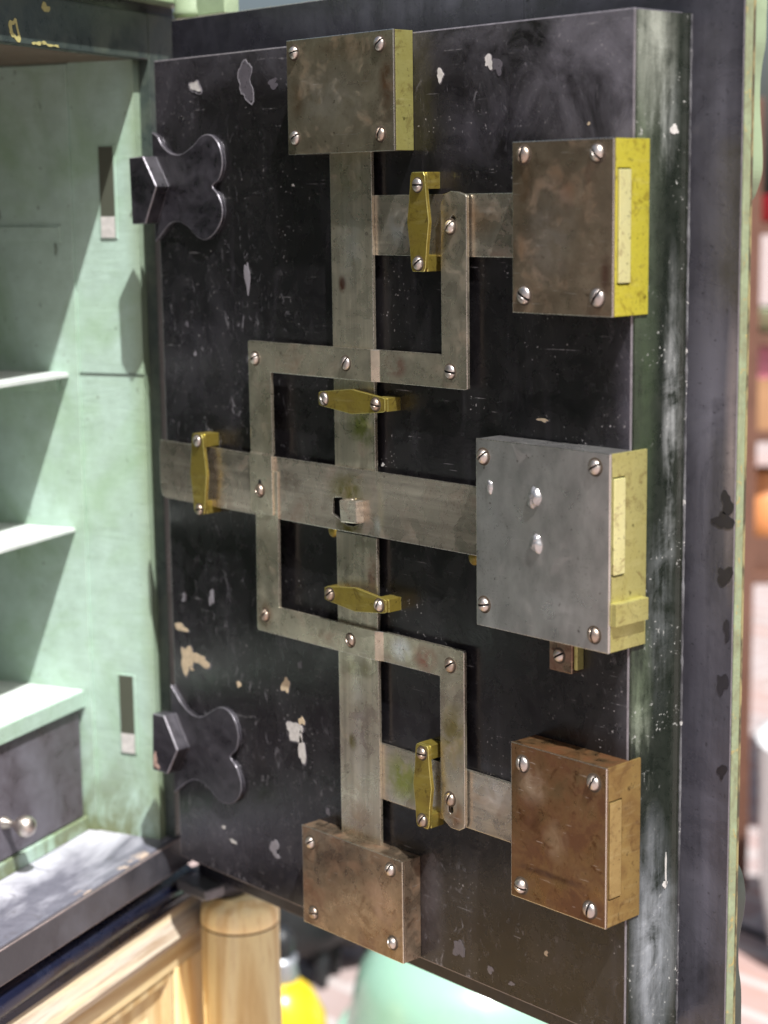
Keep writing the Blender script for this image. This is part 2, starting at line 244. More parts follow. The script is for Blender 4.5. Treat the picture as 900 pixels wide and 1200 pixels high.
def prism(poly,y0,y1,w=.0006,bm=None,mi=0,warp=None,cuts=(),holes=()):
    """poly in (x,z) extruded along y from y0 (front) to y1 (back); warp(x,z)->dy"""
    t=bmesh.new(); vs=[t.verts.new((x,y0,z)) for x,z in poly]; es=[t.edges.new((vs[i],vs[(i+1)%len(vs)])) for i in range(len(vs))]
    for h in holes:
        hv=[t.verts.new((x,y0,z)) for x,z in h]; es+=[t.edges.new((hv[i],hv[(i+1)%len(hv)])) for i in range(len(hv))]
    bmesh.ops.triangle_fill(t,use_beauty=True,use_dissolve=not holes,edges=es)
    r=bmesh.ops.extrude_face_region(t,geom=list(t.faces))
    for v in [g for g in r['geom'] if isinstance(g,bmesh.types.BMVert)]: v.co.y=y1
    bmesh.ops.recalc_face_normals(t,faces=t.faces); bev(t,w)
    for pl in cuts: bmesh.ops.bisect_plane(t,geom=list(t.verts)+list(t.edges)+list(t.faces),plane_co=pl[0],plane_no=pl[1])
    if warp:
        for v in t.verts: v.co.y+=warp(v.co.x,v.co.z)
    return merge(t,bm,mi)
def lathe(prof,n=32,bm=None,mi=0,axis='z',M=None):
    t=bmesh.new(); rings=[]
    for r,h in prof:
        rings.append([t.verts.new((r*math.cos(2*PI*k/n),r*math.sin(2*PI*k/n),h)) for k in range(n)] if r>1e-6 else [t.verts.new((0,0,h))])
    for a,b in zip(rings,rings[1:]):
        for k in range(n):
            q=[a[k%len(a)],a[(k+1)%len(a)],b[(k+1)%len(b)],b[k%len(b)]]
            q=[v for i,v in enumerate(q) if v not in q[:i]]
            if len(q)>2: t.faces.new(q)
    for f in t.faces: f.smooth=True
    if axis=='y': bmesh.ops.transform(t,matrix=Matrix.Rotation(PI/2,4,'X'),verts=t.verts)   # +z -> -y
    if M: bmesh.ops.transform(t,matrix=M,verts=t.verts)
    return merge(t,bm,mi)
def spline(pts,n=6,closed=True):
    out=[];L=len(pts)
    rng=range(L) if closed else range(L-1)
    for i in rng:
        g=lambda k: Vector(pts[k%L]) if closed else Vector(pts[max(0,min(L-1,k))])
        p0,p1,p2,p3=g(i-1),g(i),g(i+1),g(i+2)
        for k in range(n):
            t=k/n; q=.5*((2*p1)+(p2-p0)*t+(2*p0-5*p1+4*p2-p3)*t*t+(3*p1-p0-3*p2+p3)*t**3); out.append(tuple(q))
    if not closed: out.append(tuple(pts[-1]))
    return out
def blob(cx,cz,a,b,seed,n=22):
    r=random.Random(seed); ph=[r.uniform(0,6.28) for _ in range(5)]; am=[.20,.15,.12,.08,.06]; hf=[r.uniform(-.07,.07) for _ in range(n)]
    return [(cx+a*math.cos(t)*k,cz+b*math.sin(t)*k) for t in [2*PI*i/n for i in range(n)] for k in [1+sum(am[j]*math.sin((j+2)*t+ph[j]) for j in range(5))+hf[int(round(t/(2*PI/n)))%n]]]
def screw_mesh(r=.0056,h=.0050):
    """round-head slotted screw, axis -y, base at y=0"""
    pro=[(r*.98,0)]+[(r*math.cos(a),h*(.15+.85*math.sin(a))) for a in [R(5+i*85/7) for i in range(8)]]; pro[-1]=(0,h)
    out=bmesh.new(); wd=r*.15
    for sgn in (1,-1):
        t=lathe(pro,28)
        bmesh.ops.bisect_plane(t,geom=list(t.verts)+list(t.edges)+list(t.faces),plane_co=(0,sgn*wd,0),plane_no=(0,-sgn,0),clear_outer=True)
        bmesh.ops.holes_fill(t,edges=[e for e in t.edges if e.is_boundary]); merge(t,out)
    lathe([(r*.93,0),(r*.93,h*.28),(0,h*.28)],28,out,1)
    bmesh.ops.transform(out,matrix=Matrix.Rotation(PI/2,4,'X'),verts=out.verts)
    return out
SCR={}; rs=random.Random(4)
SCREWS=[SCREW,plain('dull_screw_steel',(.42,.34,.28),.40,1,.35,160),plain('grey_screw_steel',(.52,.47,.44),.40,1,.3,160)]
DIRT=plain('screw_dirt',(.05,.035,.022),.7,0,.4,200)
def screw(x,z,y,parent,k=1.0,name='screw',ang=None):
    v=rs.choice((0,0,1,2,2))
    if v not in SCR:
        bm=screw_mesh(.0054+.0002*v,.0046-.0004*v); lathe([(.0070,0),(.0066,.00015),(0,.0002)],20,bm,2,'y'); SCR[v]=o=new('screw',bm,[SCREWS[v],DARK,DIRT],parent)
    else: o=SCR[v].copy(); C.objects.link(o); o.parent=parent
    o.location=Vector((x,y,z))-off(parent); o.rotation_euler=(0,rs.uniform(-1.5,1.5) if ang is None else R(ang),0); o.scale=(k,k*rs.uniform(.85,1.1),k); return o
DOOR_BASE=Vector((-.05,.085,.69))
def off(o): return DOOR_BASE
def dpart(name,bm,mats,parent,smooth=False,edge=None):
    """a door part modelled in scene coordinates; the mesh is shifted to its parent's origin"""
    if edge:
        mats=list(mats) if isinstance(mats,(list,tuple)) else [mats]
        wear(bm,len(mats)); mats.append(edge)
    if parent is DOOR: bmesh.ops.translate(bm,vec=-DOOR_BASE,verts=bm.verts)
    else: bmesh.ops.translate(bm,vec=-DOOR_BASE,verts=bm.verts)
    return new(name,bm,mats,parent,smooth)

# ================================================================= THE SETTING
gm=NT('brick_paving'); br=gm.n('ShaderNodeTexBrick',{'Vector':gm.map((1,1,1)),'Color1':(.33,.20,.17,1),'Color2':(.28,.23,.22,1),'Mortar':(.38,.35,.34,1),'Scale':1.0,'Mortar Size':.012,'Brick Width':.22,'Row Height':.11,'Bias':0.0})
gcol=gm.mix(gm.ramp(gm.noise(3,5,.6),.35,.7,0,.6),br.outputs['Color'],(.34,.29,.29))
gm.set(Base_Color=gcol,Roughness=.85).bump(br.outputs['Fac'],-.4,.004)
t=bmesh.new(); vs=[t.verts.new(p) for p in ((-150,-150,0),(150,-150,0),(150,150,0),(-150,150,0))]; t.faces.new(vs)
g=new('ground',t,gm.m); g['kind']='structure'

# ================================================================= THE SAFE (cabinet)
JC=Vector((-.05624,.02803,0)); CR=R(113)
SAFE=empty('safe',(JC.x,JC.y,.668),CR,'tall iron safe with mint green interior, shelves and drawer, standing open on pine base','safe')
SHELF_LIT=paint('overlit_mint_shelf',(.60,.64,.62),.45,None,0,(.42,.48,.42),.4,16)  # mint shelves coloured pale to carry the sun's overexposure
def sp(name,bm,mats,parent=None,smooth=False):
    bmesh.ops.translate(bm,vec=(0,0,-.668),verts=bm.verts); return new(name,bm,mats,parent or SAFE,smooth)
# local: x to the right seen from the front, y into the safe
t=box((-.665,.013,.700),(-.612,.52,1.612),0); box((.0,.013,.744),(.066,.52,1.612),0,t); box((-.612,.46,.744),(0,.52,1.612),0,t)
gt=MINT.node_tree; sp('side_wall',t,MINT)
t=box((-.6115,.013,1.557),(-.0005,.459,1.611),0); sp('ceiling_plate',t,CEIL)
t=box((-.665,0,1.5565),(.010,.0125,1.602),.0015); 
for (cx,cz,a,b,sd) in ((-.178,1.5595,.006,.0016,2),(-.170,1.5605,.004,.0018,3),(-.160,1.5590,.005,.0013,4),(-.150,1.5592,.004,.0010,5),(-.186,1.559,.003,.001,6),(-.165,1.592,.006,.004,9)): prism(blob(cx,cz,a,b,sd),-.0004,.001,0,t,1)
ring_o=blob(-.214,1.5685,.0075,.0095,12); ring_i=[(-.2135+(x+.214)*.5,1.5688+(z-1.5685)*.55) for x,z in ring_o]
prism(ring_o,-.0004,.0005,0,t,1,holes=[ring_i])
sp('header',t,[HEAD,YEL])
t=box((.0105,.0,.7445),(.066,.0125,1.602),.001); sp('front_stile',t,HEAD)
t=box((-.665,.0,.7045),(-.6125,.0125,1.5560),.001); sp('front_stile',t,HEAD)
# cornice above the header, painted green
t=prism([(-.02,1.612),(-.02,1.622),(.004,1.630),(.004,1.66),(.5,1.66),(.5,1.612)],-.70,.070,.001)
bmesh.ops.transform(t,matrix=Matrix(((0,1,0,0),(1,0,0,0),(0,0,1,0),(0,0,0,1))),verts=t.verts); sp('cornice',t,GREEN_ORN)
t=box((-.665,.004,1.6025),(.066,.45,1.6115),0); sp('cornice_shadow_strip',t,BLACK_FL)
# keyhole-like slots for the hinge bolts, cut shapes in the jamb (flat boxes; dark recess and sunlit bottom painted in)
for z0,z1 in ((1.382,1.473),(.837,.922)):
    t=box((-.0012,.0375,z0-.001),(.0006,.058,z1+.001),.0004); box((-.0016,.0392,z0),(.0003,.0563,z1),0,t,1)
    # white plate paints the sunlit bottom of the slot
    prism([(-.0018,z0),(-.0018,z0+.020),(-.0005,z0+.026),(-.0005,z0)],.0395,.056,0,t,2)
    sp('bolt_slot',t,[MINT,plain('olive_slot',(.060,.065,.045),.7),WHITEC])
# horizontal seam and shelf groove on the jamb
t=box((-.0011,.001,1.2424),(0,.092,1.2432),0); sp('wall_seam',t,GREEN_DARK)
t=box((-.0062,.1035,1.378),(-.0036,.26,1.394),.0012); sp('shelf_support',t,MINT)
# inner lining of the shelf compartment
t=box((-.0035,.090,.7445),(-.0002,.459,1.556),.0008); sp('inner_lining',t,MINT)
for z,th in ((1.2432,.005),(1.0785,.004)):
    t=box((-.6115,.1015,z-th),(-.0040,.458,z),.0008); sp('shelf',t,SHELF_LIT)
t=box((-.012,.112,1.224),(-.0040,.456,1.2375),.0008); sp('shelf_cleat',t,MINT)
t=box((-.6115,.1015,.8835),(-.0040,.458,.9017),.0006); sp('shelf',t,SHELF_LIT)
t=box((-.6115,.0985,.8835),(-.0040,.1012,.9012),.0006); sp('shelf_lip',t,MINT)
t=box((-.6115,.100,.7445),(-.0040,.1145,.7600),.0008); sp('drawer_rail',t,MINT)
t=box((-.600,.1035,.7615),(-.0085,.1095,.8820),.001); DR=sp('drawer',t,DRAWER)
for kx in (-.150,-.45):
    k=lathe([(.0068,0),(.0058,.004),(.0036,.009),(.0038,.014),(.0082,.018),(.0110,.024),(.0112,.029),(.0086,.034),(.004,.0365),(0,.037)],28,axis='y')
    bmesh.ops.translate(k,vec=(kx,.1036,.800-.668),verts=k.verts); new('knob',k,SCREW,DR,True)
# sill, nose, bead
t=box((-.665,.002,.7095),(.058,.52,.7440),.0015); sp('sill',t,SILL)
t=box((-.665,-.003,.7085),(.040,.0015,.7432),.0012); wear(t,1); sp('sill_nose',t,[SILL_NOSE,plain('chipped_sill_edge',(.20,.16,.155),.5,.1,.8,60)])
t=box((-.665,.032,.668),(.060,.52,.7075),0); sp('plinth',t,BLACK_FL)
t=prism([(.000,.668),(.032,.668),(.032,.702),(.020,.702)]+[(.016-.018*math.cos(a),.684+.016*math.sin(a)) for a in [R(90-i*15) for i in range(10)]],-.665,.050,0)
bmesh.ops.transform(t,matrix=Matrix(((0,1,0,0),(1,0,0,0),(0,0,1,0),(0,0,0,1))),verts=t.verts)
for f in t.faces: f.smooth=abs(f.normal.x)<.5
sp('base_bead',t,BEAD)

# ================================================================= PINE STAND
STAND=empty('pine_stand',(JC.x,JC.y,0),CR,'pale stripped pine base cabinet with panelled front and rounded corner post under the iron safe','cabinet')
def xprism(prof,x0,x1,w,mat,name,parent=None):
    """profile (y,z) swept along local x"""
    t=prism(prof,x0,x1,w); bmesh.ops.transform(t,matrix=Matrix(((0,1,0,0),(1,0,0,0),(0,0,1,0),(0,0,0,1))),verts=t.verts); return new(name,t,mat,parent or STAND)
xprism([(.004,.6665),(.45,.6665),(.45,.628),(-.004,.628),(-.005,.6305),(-.003,.6315),(-.010,.6335),(-.0125,.641),(-.006,.650),(.001,.658)],-.70,.060,.001,PINE_M,'top_moulding')
t=box((-.70,.002,.30),(-.0025,.020,.599),0); 
t=box((-.70,.0,.5995),(.060,.02,.6275),.0008); new('rail',t,PINE_H,STAND)
t=box((-.70,.0,.05),(.060,.02,.12),.0008); new('rail',t,PINE_H,STAND)
t=box((.0,.0,.1205),(.060,.02,.599),.0008); new('stile',t,PINE_V,STAND)
t=box((-.70,.0,.1205),(-.655,.02,.599),.0008); new('stile',t,PINE_V,STAND)
# inset panel with a sloping bead
t=bmesh.new(); o0=(-.6545,.1210,-.0005,.5985); 
def rect(ins,y): a,b,c2,d2=o0[0]+ins,o0[1]+ins,o0[2]-ins,o0[3]-ins; return [t.verts.new(p) for p in ((a,y,b),(c2,y,b),(c2,y,d2),(a,y,d2))]
rr=[rect(0,.004),rect(.004,.002),rect(.010,.003),rect(.015,.010),rect(.040,.012),rect(.046,.008)]
for a,b in zip(rr,rr[1:]):
    for i in range(4): t.faces.new((a[i],a[(i+1)%4],b[(i+1)%4],b[i]))
t.faces.new(rr[-1]); new('panel',t,PINE_P,STAND)
t=box((-.655,.0035,.5984),(-.0005,.0100,.5996),0); box((-.0009,.0035,.121),(.0001,.0100,.5985),0,t); new('joint_gap',t,DARK,STAND)
t=box((-.70,.0205,.05),(.085,.46,.66),0); new('carcass',t,PINE_V,STAND)
# corner post: centre from the photograph
pc=Vector((-.030,.098,0))-JC; cx=pc.x*math.cos(-CR)-pc.y*math.sin(-CR); cy=pc.x*math.sin(-CR)+pc.y*math.cos(-CR)
pr=[(.0,.0),(.050,.0),(.050,.06),(.0430,.07),(.0430,.640),(.0418,.6412),(.0418,.6428),(.0432,.6440),(.0434,.652),(.0420,.661),(.0385,.668),(.032,.672),(.030,.676),(0,.676)]
t=lathe(pr,48,M=Matrix.Translation((cx,cy,0))); PO=new('corner_post',t,PINE_V,STAND)
t=lathe([(.0420,.6408),(.0424,.6414),(.0424,.6426),(.0420,.6432)],48,M=Matrix.Translation((cx,cy,0))); new('turned_groove',t,plain('dark_groove_brown',(.12,.07,.03),.8,0,.4,80),PO)  # thin dark brown ring fills the groove

# ================================================================= THE DOOR
DOOR=empty('safe_door',DOOR_BASE,0,'heavy black safe door swung open, its inner face covered by steel locking bars and bolt boxes','safe door')
# -- inner panel with paint chips
chips=[(0.1411,1.5238,.0100,.0155,3),(0.0653,1.5233,.0080,.0047,0),(0.18,1.5194,.007,.0042,3),(0.3926,1.5144,.0040,.0045,0),(0.447,1.5216,.0042,.0052,0),(0.4563,1.5178,.0050,.0062,3),
(0.0138,.9951,.0085,.0045,1),(0.0227,.9636,.0110,.0125,1),(0.0451,.9665,.0135,.0055,1),(0.1900,.9235,.0130,.0085,0),(0.2000,.9080,.0048,.0140,0),(.2005,.936,.004,.004,1),(0.1783,.9663,.0055,.0075,1),(0.1362,1.3472,.0035,.0150,4),(0.0665,1.0339,.0042,.0076,4),
(0.0213,1.027,.0035,.0045,4),(0.1063,.9534,.0028,.0035,1),(0.5503,1.4699,.0012,.0010,1),(0.5044,1.244,.0050,.0015,1),(0.4074,.7738,.0064,.0085,3),(0.5092,.8015,.0022,.0022,1),(0.318,1.19,.0018,.0014,0),(.04,1.30,.0022,.0030,3),(.052,1.272,.0016,.0025,4),
(.236,.856,.0022,.004,3),(.20,.99,.003,.004,3),(.03,.955,.0022,.002,1),(.445,.7665,.004,.003,4),(.47,.762,.003,.002,4),(.075,.80,.0022,.0016,0),(.155,.80,.006,.008,4),(.16,.792,.004,.002,4),(.09,.789,.005,.0016,0),(.205,1.43,.002,.001,0)]
t=box((0,0,.75),(.5935,.0555,1.5505),.0012)
for i,(x,z,a,b,m) in enumerate(chips):
    if m<2 and a>.003: prism([(x+(p-x)*1.16+.0004,z+(q-z)*1.13-.0003) for p,q in blob(x,z,a,b,i*7+5)],-.00015,.0002,0,t,3)
    prism(blob(x,z,a,b,i*7+5),-.00030,.0002,0,t,m+1 if m<2 else m)
INNER=dpart('inner_panel',t,[BLACK,WHITEC,CREAM,GREYC,GREYC2],DOOR,edge=WEARHL_P)
# chips with pale broken rims
t=bmesh.new()
for i,(x,z,a,b) in enumerate(((0.1411,1.5238,.0112,.0170),(0.0653,1.5222,.0094,.0060))):
    O=blob(x,z,a,b,i*7+5,30); I=[(x+(p-x)*.90,z+(q-z)*.92) for p,q in O]; prism(O,-.00045,-.0001,0,t,0,holes=[I])
dpart('paint_rim',t,GREYC2,INNER)
# right-hand edge face of the inner panel: black with painted-in green reflections, and the cove
t=bmesh.new()
prof=[(.5938,.0012),(.5955,.0012),(.5955,.043)]+[(.5955+.0045*(1-math.cos(a)),.0445+.0105*math.sin(a)) for a in [R(i*15) for i in range(1,7)]]+[(.6005,.0566),(.5938,.0566)]
b2=bmesh.new(); lo=[b2.verts.new((x,y,.7515)) for x,y in prof]; hi=[b2.verts.new((x,y,1.549)) for x,y in prof]
for i in range(len(prof)): j=(i+1)%len(prof); b2.faces.new((lo[i],lo[j],hi[j],hi[i]))
b2.faces.new(lo); b2.faces.new(hi); merge(b2,t)
for (y,z,a,b,sd) in ((.0441,1.4646,.0036,.0042,3),(.046,.886,.0010,.0120,5),(.0452,.873,.0022,.0035,8)):
    q=prism([(yy,zz) for yy,zz in blob(y,z,a,b,sd)],-.5961,-.5950,0); bmesh.ops.transform(q,matrix=Matrix(((0,-1,0,0),(1,0,0,0),(0,0,1,0),(0,0,0,1))),verts=q.verts); merge(q,t,1)
EDGE=dpart('panel_edge',t,[BLACK_SIDE,WHITEC],INNER)
# -- flange plate
FL=dpart('flange_plate',box((-.0475,.057,.703),(.6480,.0585,1.5950),.0005),BLACK_FL,DOOR,edge=WEARHL_P)
# seam bead along the junction
rr=random.Random(9); t=bmesh.new(); pv=None
for i in range(161):
    z=.7525+i*(1.5485-.7525)/160; r=.0013*(1+.3*rr.uniform(-1,1)); cx_=.6005+rr.uniform(-.00015,.00015)
    ring=[t.verts.new((cx_+r*math.cos(a),.0568+r*math.sin(a)*1.0,z)) for a in [R(180+k*36) for k in range(6)]]
    if pv:
        for k in range(5): t.faces.new((pv[k],pv[k+1],ring[k+1],ring[k]))
    pv=ring
dpart('seam_bead',t,paint('worn_bead_paint',(.03,.03,.035),.35,(.38,.37,.36),.5,(.16,.16,.17),.9,17,0,.4,3),FL,True)
t=bmesh.new()
for i,(x,z,a,b) in enumerate(((.641,1.186,.005,.009),(.638,1.172,.008,.007),(.640,1.130,.007,.007),(.643,1.088,.003,.008),(.640,1.045,.006,.007),(.641,.975,.004,.006))): prism(blob(x,z,a,b,i+50),.0566,.0571,0,t)
dpart('bare_patch',t,plain('dark_bare_spot',(.016,.015,.020),.35,0,.3,90),FL)
# -- green painted rim behind
RIM=dpart('edge_rim',box((-.0480,.0588,.7025),(.6485,.0705,1.5955),.0008),GREEN_EDGE,DOOR)
t=box((.6470,.0672,.704),(.6489,.0697,1.594),.0002); rt=NT('rusty_seam'); rt.set(Base_Color=rt.mix(rt.ramp(rt.noise(60,6,.7,rt.map((1,1,.35))),.45,.56),(.06,.045,.025),(.24,.20,.09)),Roughness=.7); dpart('rusty_seam',t,rt.m,RIM)
# scalloped ornaments on the outer face
oz=[(.560,1.62),(.6440,1.62),(.6442,1.5600),(.6439,1.5445),(.6437,1.5262),(.6410,1.5111),(.6396,1.4958),(.6402,1.4760),(.6426,1.4523),(.6431,1.4336),(.6396,1.4211),(.6345,1.4118),(.620,1.402),(.560,1.395)]
ORN1=dpart('scroll_moulding',prism(spline(oz,5),.0712,.090,.001),GREEN_ORN,DOOR)
oz=[(.560,.900),(.620,.897),(.6331,.8901),(.6391,.881),(.6419,.8674),(.6415,.8529),(.6371,.8263),(.6368,.8043),(.6399,.7833),(.6406,.7542),(.642,.72),(.640,.69),(.56,.69)]
dpart('scroll_moulding',prism(spline(oz,5),.0712,.090,.001),GREEN_DARK,DOOR)  # lower moulding coloured dark to paint in its shaded side
# -- hinges
t=lathe([(0,-.012),(.024,-.012),(.036,-.010),(.0365,.0),(.0345,.006),(.0205,.007),(.019,.016),(0,.016)],40,M=Matrix.Translation((-.05,.085,.689))); dpart('hinge_pivot',t,BLACK_HW,DOOR)
t=box((-.0520,.030,.6905),(.0000,.0560,.7030),.003); dpart('hinge_arm',t,plain('dull_hinge_iron',(.16,.16,.17),.4,.5,.5,80),DOOR)
t=lathe([(0,0),(.020,0),(.022,.004),(.020,.008),(.020,.030),(.016,.036),(0,.038)],32,M=Matrix.Translation((-.042,.082,1.598))); box((-.045,.072,1.598),(.02,.09,1.640),.001,t); dpart('hinge_cap',t,GREEN_ORN,DOOR)

# -- locking bars
YV,YH,YM,YL=-.0080,-.0046,-.0108,-.0125
t=box((.2640,YV,1.1660),(.3170,-.0048,1.4560),.0004); dpart('vertical_bar',t,STEEL_BAR,DOOR,edge=WEARM)
t=box((.2640,YV,.8440),(.3170,-.0048,1.1260),.0004); dpart('vertical_bar',t,STEEL_BAR,DOOR,edge=WEARM)
t=box((.275,YH,1.3700),(.4975,-.0012,1.4200),.0004); dpart('horizontal_bar',t,STEEL_HBAR,DOOR,edge=WEARM)
t=box((.275,YH,.8890),(.4975,-.0012,.9400),.0004); dpart('horizontal_bar',t,STEEL_HBAR,DOOR,edge=WEARM)
hole=[(.2640,1.1567),(.2751,1.1580),(.2806,1.1540),(.3030,1.1560),(.3030,1.1392),(.2903,1.1339),(.2824,1.1337),(.2625,1.1420)]
# the middle bar steps down slightly left of the link, and is nicked for the spindle
def mw(x,z): return .0008*max(0,min(1,(.030-x)/.010))
t=prism([(.0035,1.1300),(.0015,1.1400),(.0015,1.1750),(.0035,1.1855),(.4595,1.1855),(.4595,1.1280),(.0100,1.1280)],YM,YM+.0024,.0004,cuts=[((.02,0,0),(1,0,0)),((.03,0,0),(1,0,0))],warp=mw,holes=[hole])
MID=dpart('middle_bar',t,STEEL_MID,DOOR,edge=WEARM)
t=box((.2580,-.0030,1.1290),(.3060,-.0004,1.1630),0); SPB=dpart('spindle_well',t,DARK,DOOR)
t=box((.2815,-.0190,1.1380),(.3035,-.0032,1.1582),.0014)
bmesh.ops.transform(t,matrix=Matrix.Translation((.2928,0,1.148))@Matrix.Rotation(R(-3),4,'Y')@Matrix.Translation((-.2928,0,-1.148)),verts=t.verts)
lathe([(.0028,0),(.0028,.0012),(.0016,.002),(0,.002)],14,t,0,M=Matrix.Translation((.291,-.0125,1.1568)))
SPN=dpart('spindle',t,steel('spindle_steel',(.80,.73,.62),(.2,.12,.06),.3,.34,11),DOOR)
# -- link plates (one mesh each, joggled where they ride over the bars)
def lw(x,z):
    d=0.0
    if x>.326: d=.0030
    elif x>.318: d=.0030*(x-.318)/.008
    if x<.2: 
        if z<1.186: d=-.0016
        elif z<1.188: d=-.0016*(1.188-z)/.002
    return d
LU=[(.1500,1.1325),(.1520,1.1310),(.1815,1.1310),(.1820,1.1330),(.1820,1.2630),(.4280,1.2630),(.4306,1.2640),(.4306,1.4175),(.4298,1.4190),(.4210,1.4215),(.4130,1.4222),(.4060,1.4200),(.4030,1.4150),(.4012,1.4120),(.4012,1.2905),(.1510,1.2905),(.1500,1.2890)]
slotU=[(.4125,1.3935),(.4185,1.3935),(.4185,1.4010),(.4155,1.4035),(.4125,1.4010)]
LINKU=dpart('link_plate',prism(LU,YL,YL+.0032,.0004,warp=lw,cuts=[((.318,0,0),(1,0,0)),((.326,0,0),(1,0,0)),((0,0,1.186),(0,0,1)),((0,0,1.188),(0,0,1))],holes=[slotU]),STEEL_LINK,DOOR,edge=WEARM)
def lw2(x,z):
    d=0.0
    if x>.326: d=.0030
    elif x>.318: d=.0030*(x-.318)/.008
    return d
LL=[(.1545,1.0180),(.4235,1.0180+.0),(.4235,1.0180),(.4235,.8930),(.4220,.8890),(.4120,.8860),(.4020,.8890),(.3955,.8960),(.3955,.8960)]
LL=[(.1545,1.0180),(.3960,1.0180),(.3960,.8970),(.4000,.8910),(.4080,.8865),(.4180,.8865),(.4240,.8900),(.4250,.8940),(.4250,1.0430),(.4235,1.0445),(.1860,1.0445),(.1880,1.1720),(.1560,1.1720),(.1530,1.0200)]
slotL=[(.4050,.9080),(.4110,.9080),(.4110,.9010),(.4080,.8985),(.4050,.9010)]
LINKL=dpart('link_plate',prism(LL,YL,YL+.0032,.0004,warp=lw2,cuts=[((.318,0,0),(1,0,0)),((.326,0,0),(1,0,0)),((0,0,1.125),(0,0,1)),((0,0,1.119),(0,0,1))],holes=[slotL]),STEEL_LINK,DOOR,edge=WEARM)
for x,z,y in ((.1600,1.2745,YL),(.2855,1.2770,YL),(.4110,1.2770,YL+.003),(.4125,1.3940,YL+.003),(.1645,1.1525,YL-.0016)): screw(x,z,y,LINKU)
# oblong slot under the lower-left screw
t=prism([(.1622,1.1520),(.1668,1.1520),(.1668,1.1610),(.1645,1.1635),(.1622,1.1610)],YL-.00175,YL-.0014,0); dpart('slot',t,DARK,LINKU)
for x,z,y in ((.1655,1.0345,YL),(.2855,1.0305,YL),(.4085,1.0295,YL+.003),(.4075,.9120,YL+.003)): screw(x,z,y,LINKL)
# -- brass bar guides: pointed strap on two feet
def guide(cx,cz,L,we,wm,vert,yf,foot,s1,s2):
    h=L/2
    pts=[(-h,-we*.40),(-h+.003,-we/2),(-h*.45,-wm*.40),(0,-wm/2),(h*.45,-wm*.40),(h-.003,-we/2),(h,-we*.40),(h,we*.40),(h-.003,we/2),(h*.45,wm*.40),(0,wm/2),(-h*.45,wm*.40),(-h+.003,we/2),(-h,we*.40)]
    P=[(cx+(b if vert else a),cz+(a if vert else b)) for a,b in pts]
    t=prism(P,yf,yf+.0035,.0004)
    for s in (-1,1):
        c=s*(h-foot/2)
        if vert: box((cx-we*.47,yf+.0033,cz+c-foot/2),(cx+we*.47,-.0002,cz+c+foot/2),.0006,t)
        else: box((cx+c-foot/2,yf+.0033,cz-we*.47),(cx+c+foot/2,-.0002,cz+we*.47),.0006,t)
    o=dpart('bar_guide',t,BR_GUIDE,DOOR,edge=WEARB)
    for s in (s1,s2): screw(*( (cx,s) if vert else (s,cz)),yf,o,.93)
guide(.3840,1.3978,.080,.0165,.0255,True,-.0185,.0135,1.4275,1.3645)
guide(.2985,1.2450,.086,.0125,.0215,False,-.0185,.0145,.2628,.3300)
guide(.0785,1.1600,.077,.0165,.0260,True,-.0205,.0125,1.1920,1.1255)
guide(.2990,1.0705,.081,.0125,.0215,False,-.0185,.0145,.2660,.3310)
guide(.3825,.9195,.074,.0155,.0225,True,-.0185,.0125,.9490,.8890)
# small brass nubs just below the middle bar
t=bmesh.new()
for x,z in ((.254,1.1245),(.431,1.1235)): lathe([(.0062,0),(.006,.003),(.004,.0045),(0,.005)],20,t,0,'y',Matrix.Translation((x,-.0004,z)))
dpart('bar_rivet',t,BR_GUIDE,DOOR)

# -- bolt boxes
def yz_plate(y0,y1,z0,z1,x0,x1,hole,w=.0004):
    h=[[(hole[0],hole[2]),(hole[1],hole[2]),(hole[1],hole[3]),(hole[0],hole[3])]] if hole else ()
    t=prism([(y0,z0),(y1,z0),(y1,z1),(y0,z1)],x0,x1,w,holes=h)
    bmesh.ops.transform(t,matrix=Matrix(((0,1,0,0),(1,0,0,0),(0,0,1,0),(0,0,0,1))),verts=t.verts); return t
def bolt_box(x0,x1,z0,z1,yf,yb,side,cover,screws,name='bolt_box',label=None,k=1.0,wrap=True,hole=None):
    cov=.0024
    t=box((x0+.0003,yf+cov,z0+.0003),(x1-.0022,-.0003,z1-.0003),.0005)
    o=dpart(name,t,cover,DOOR)
    if label: o['label']=label
    dpart('cover_plate',box((x0,yf,z0),(x1,yf+cov-.0001,z1),.0005),cover,o,edge=WEARM)
    dpart('side_plate',yz_plate(yf+cov,yb,z0+.0003,z1-.0003,x1-.0020,x1-.0001,hole),side,o)
    for x,z in screws: screw(x,z,yf,o,k)
    return o
TL=bolt_box(.2262,.3612,1.4555,1.5520,-.0222,-.0003,BR_TL,COV_TL,((.2366,1.5412),(.3447,1.5414),(.2356,1.4698),(.3445,1.4693)),label='square steel bolt box with mottled grey brown cover at the top of the door',wrap=False)
BL=bolt_box(.2240,.3600,.7515,.8462,-.0222,-.0003,COV_BL,COV_BL,((.2365,.8320),(.3450,.8352),(.2385,.7640),(.3465,.7675)),label='bronze brown bolt box at the bottom edge of the door',wrap=False)
TR=bolt_box(.4970,.5972,1.3290,1.4580,-.0265,.0143,BR_TR,COV_TR,((.5088,1.4482),(.5820,1.4476),(.5092,1.3426),(.5828,1.3430)),label='upper right bolt box with brown stained cover and bright yellow reflecting side',k=1.15,hole=(-.0219,-.0071,1.3522,1.4368))
LK=bolt_box(.4592,.5980,1.0765,1.2285,-.0290,.0145,BR_LOCK,COV_LOCK,((.4675,1.2145),(.5838,1.2175),(.4678,1.0945),(.5838,1.0890)),'lock_box','large plain grey steel lock box with pale yellow reflecting side',1.05,hole=(-.0261,-.0113,1.1350,1.2104))
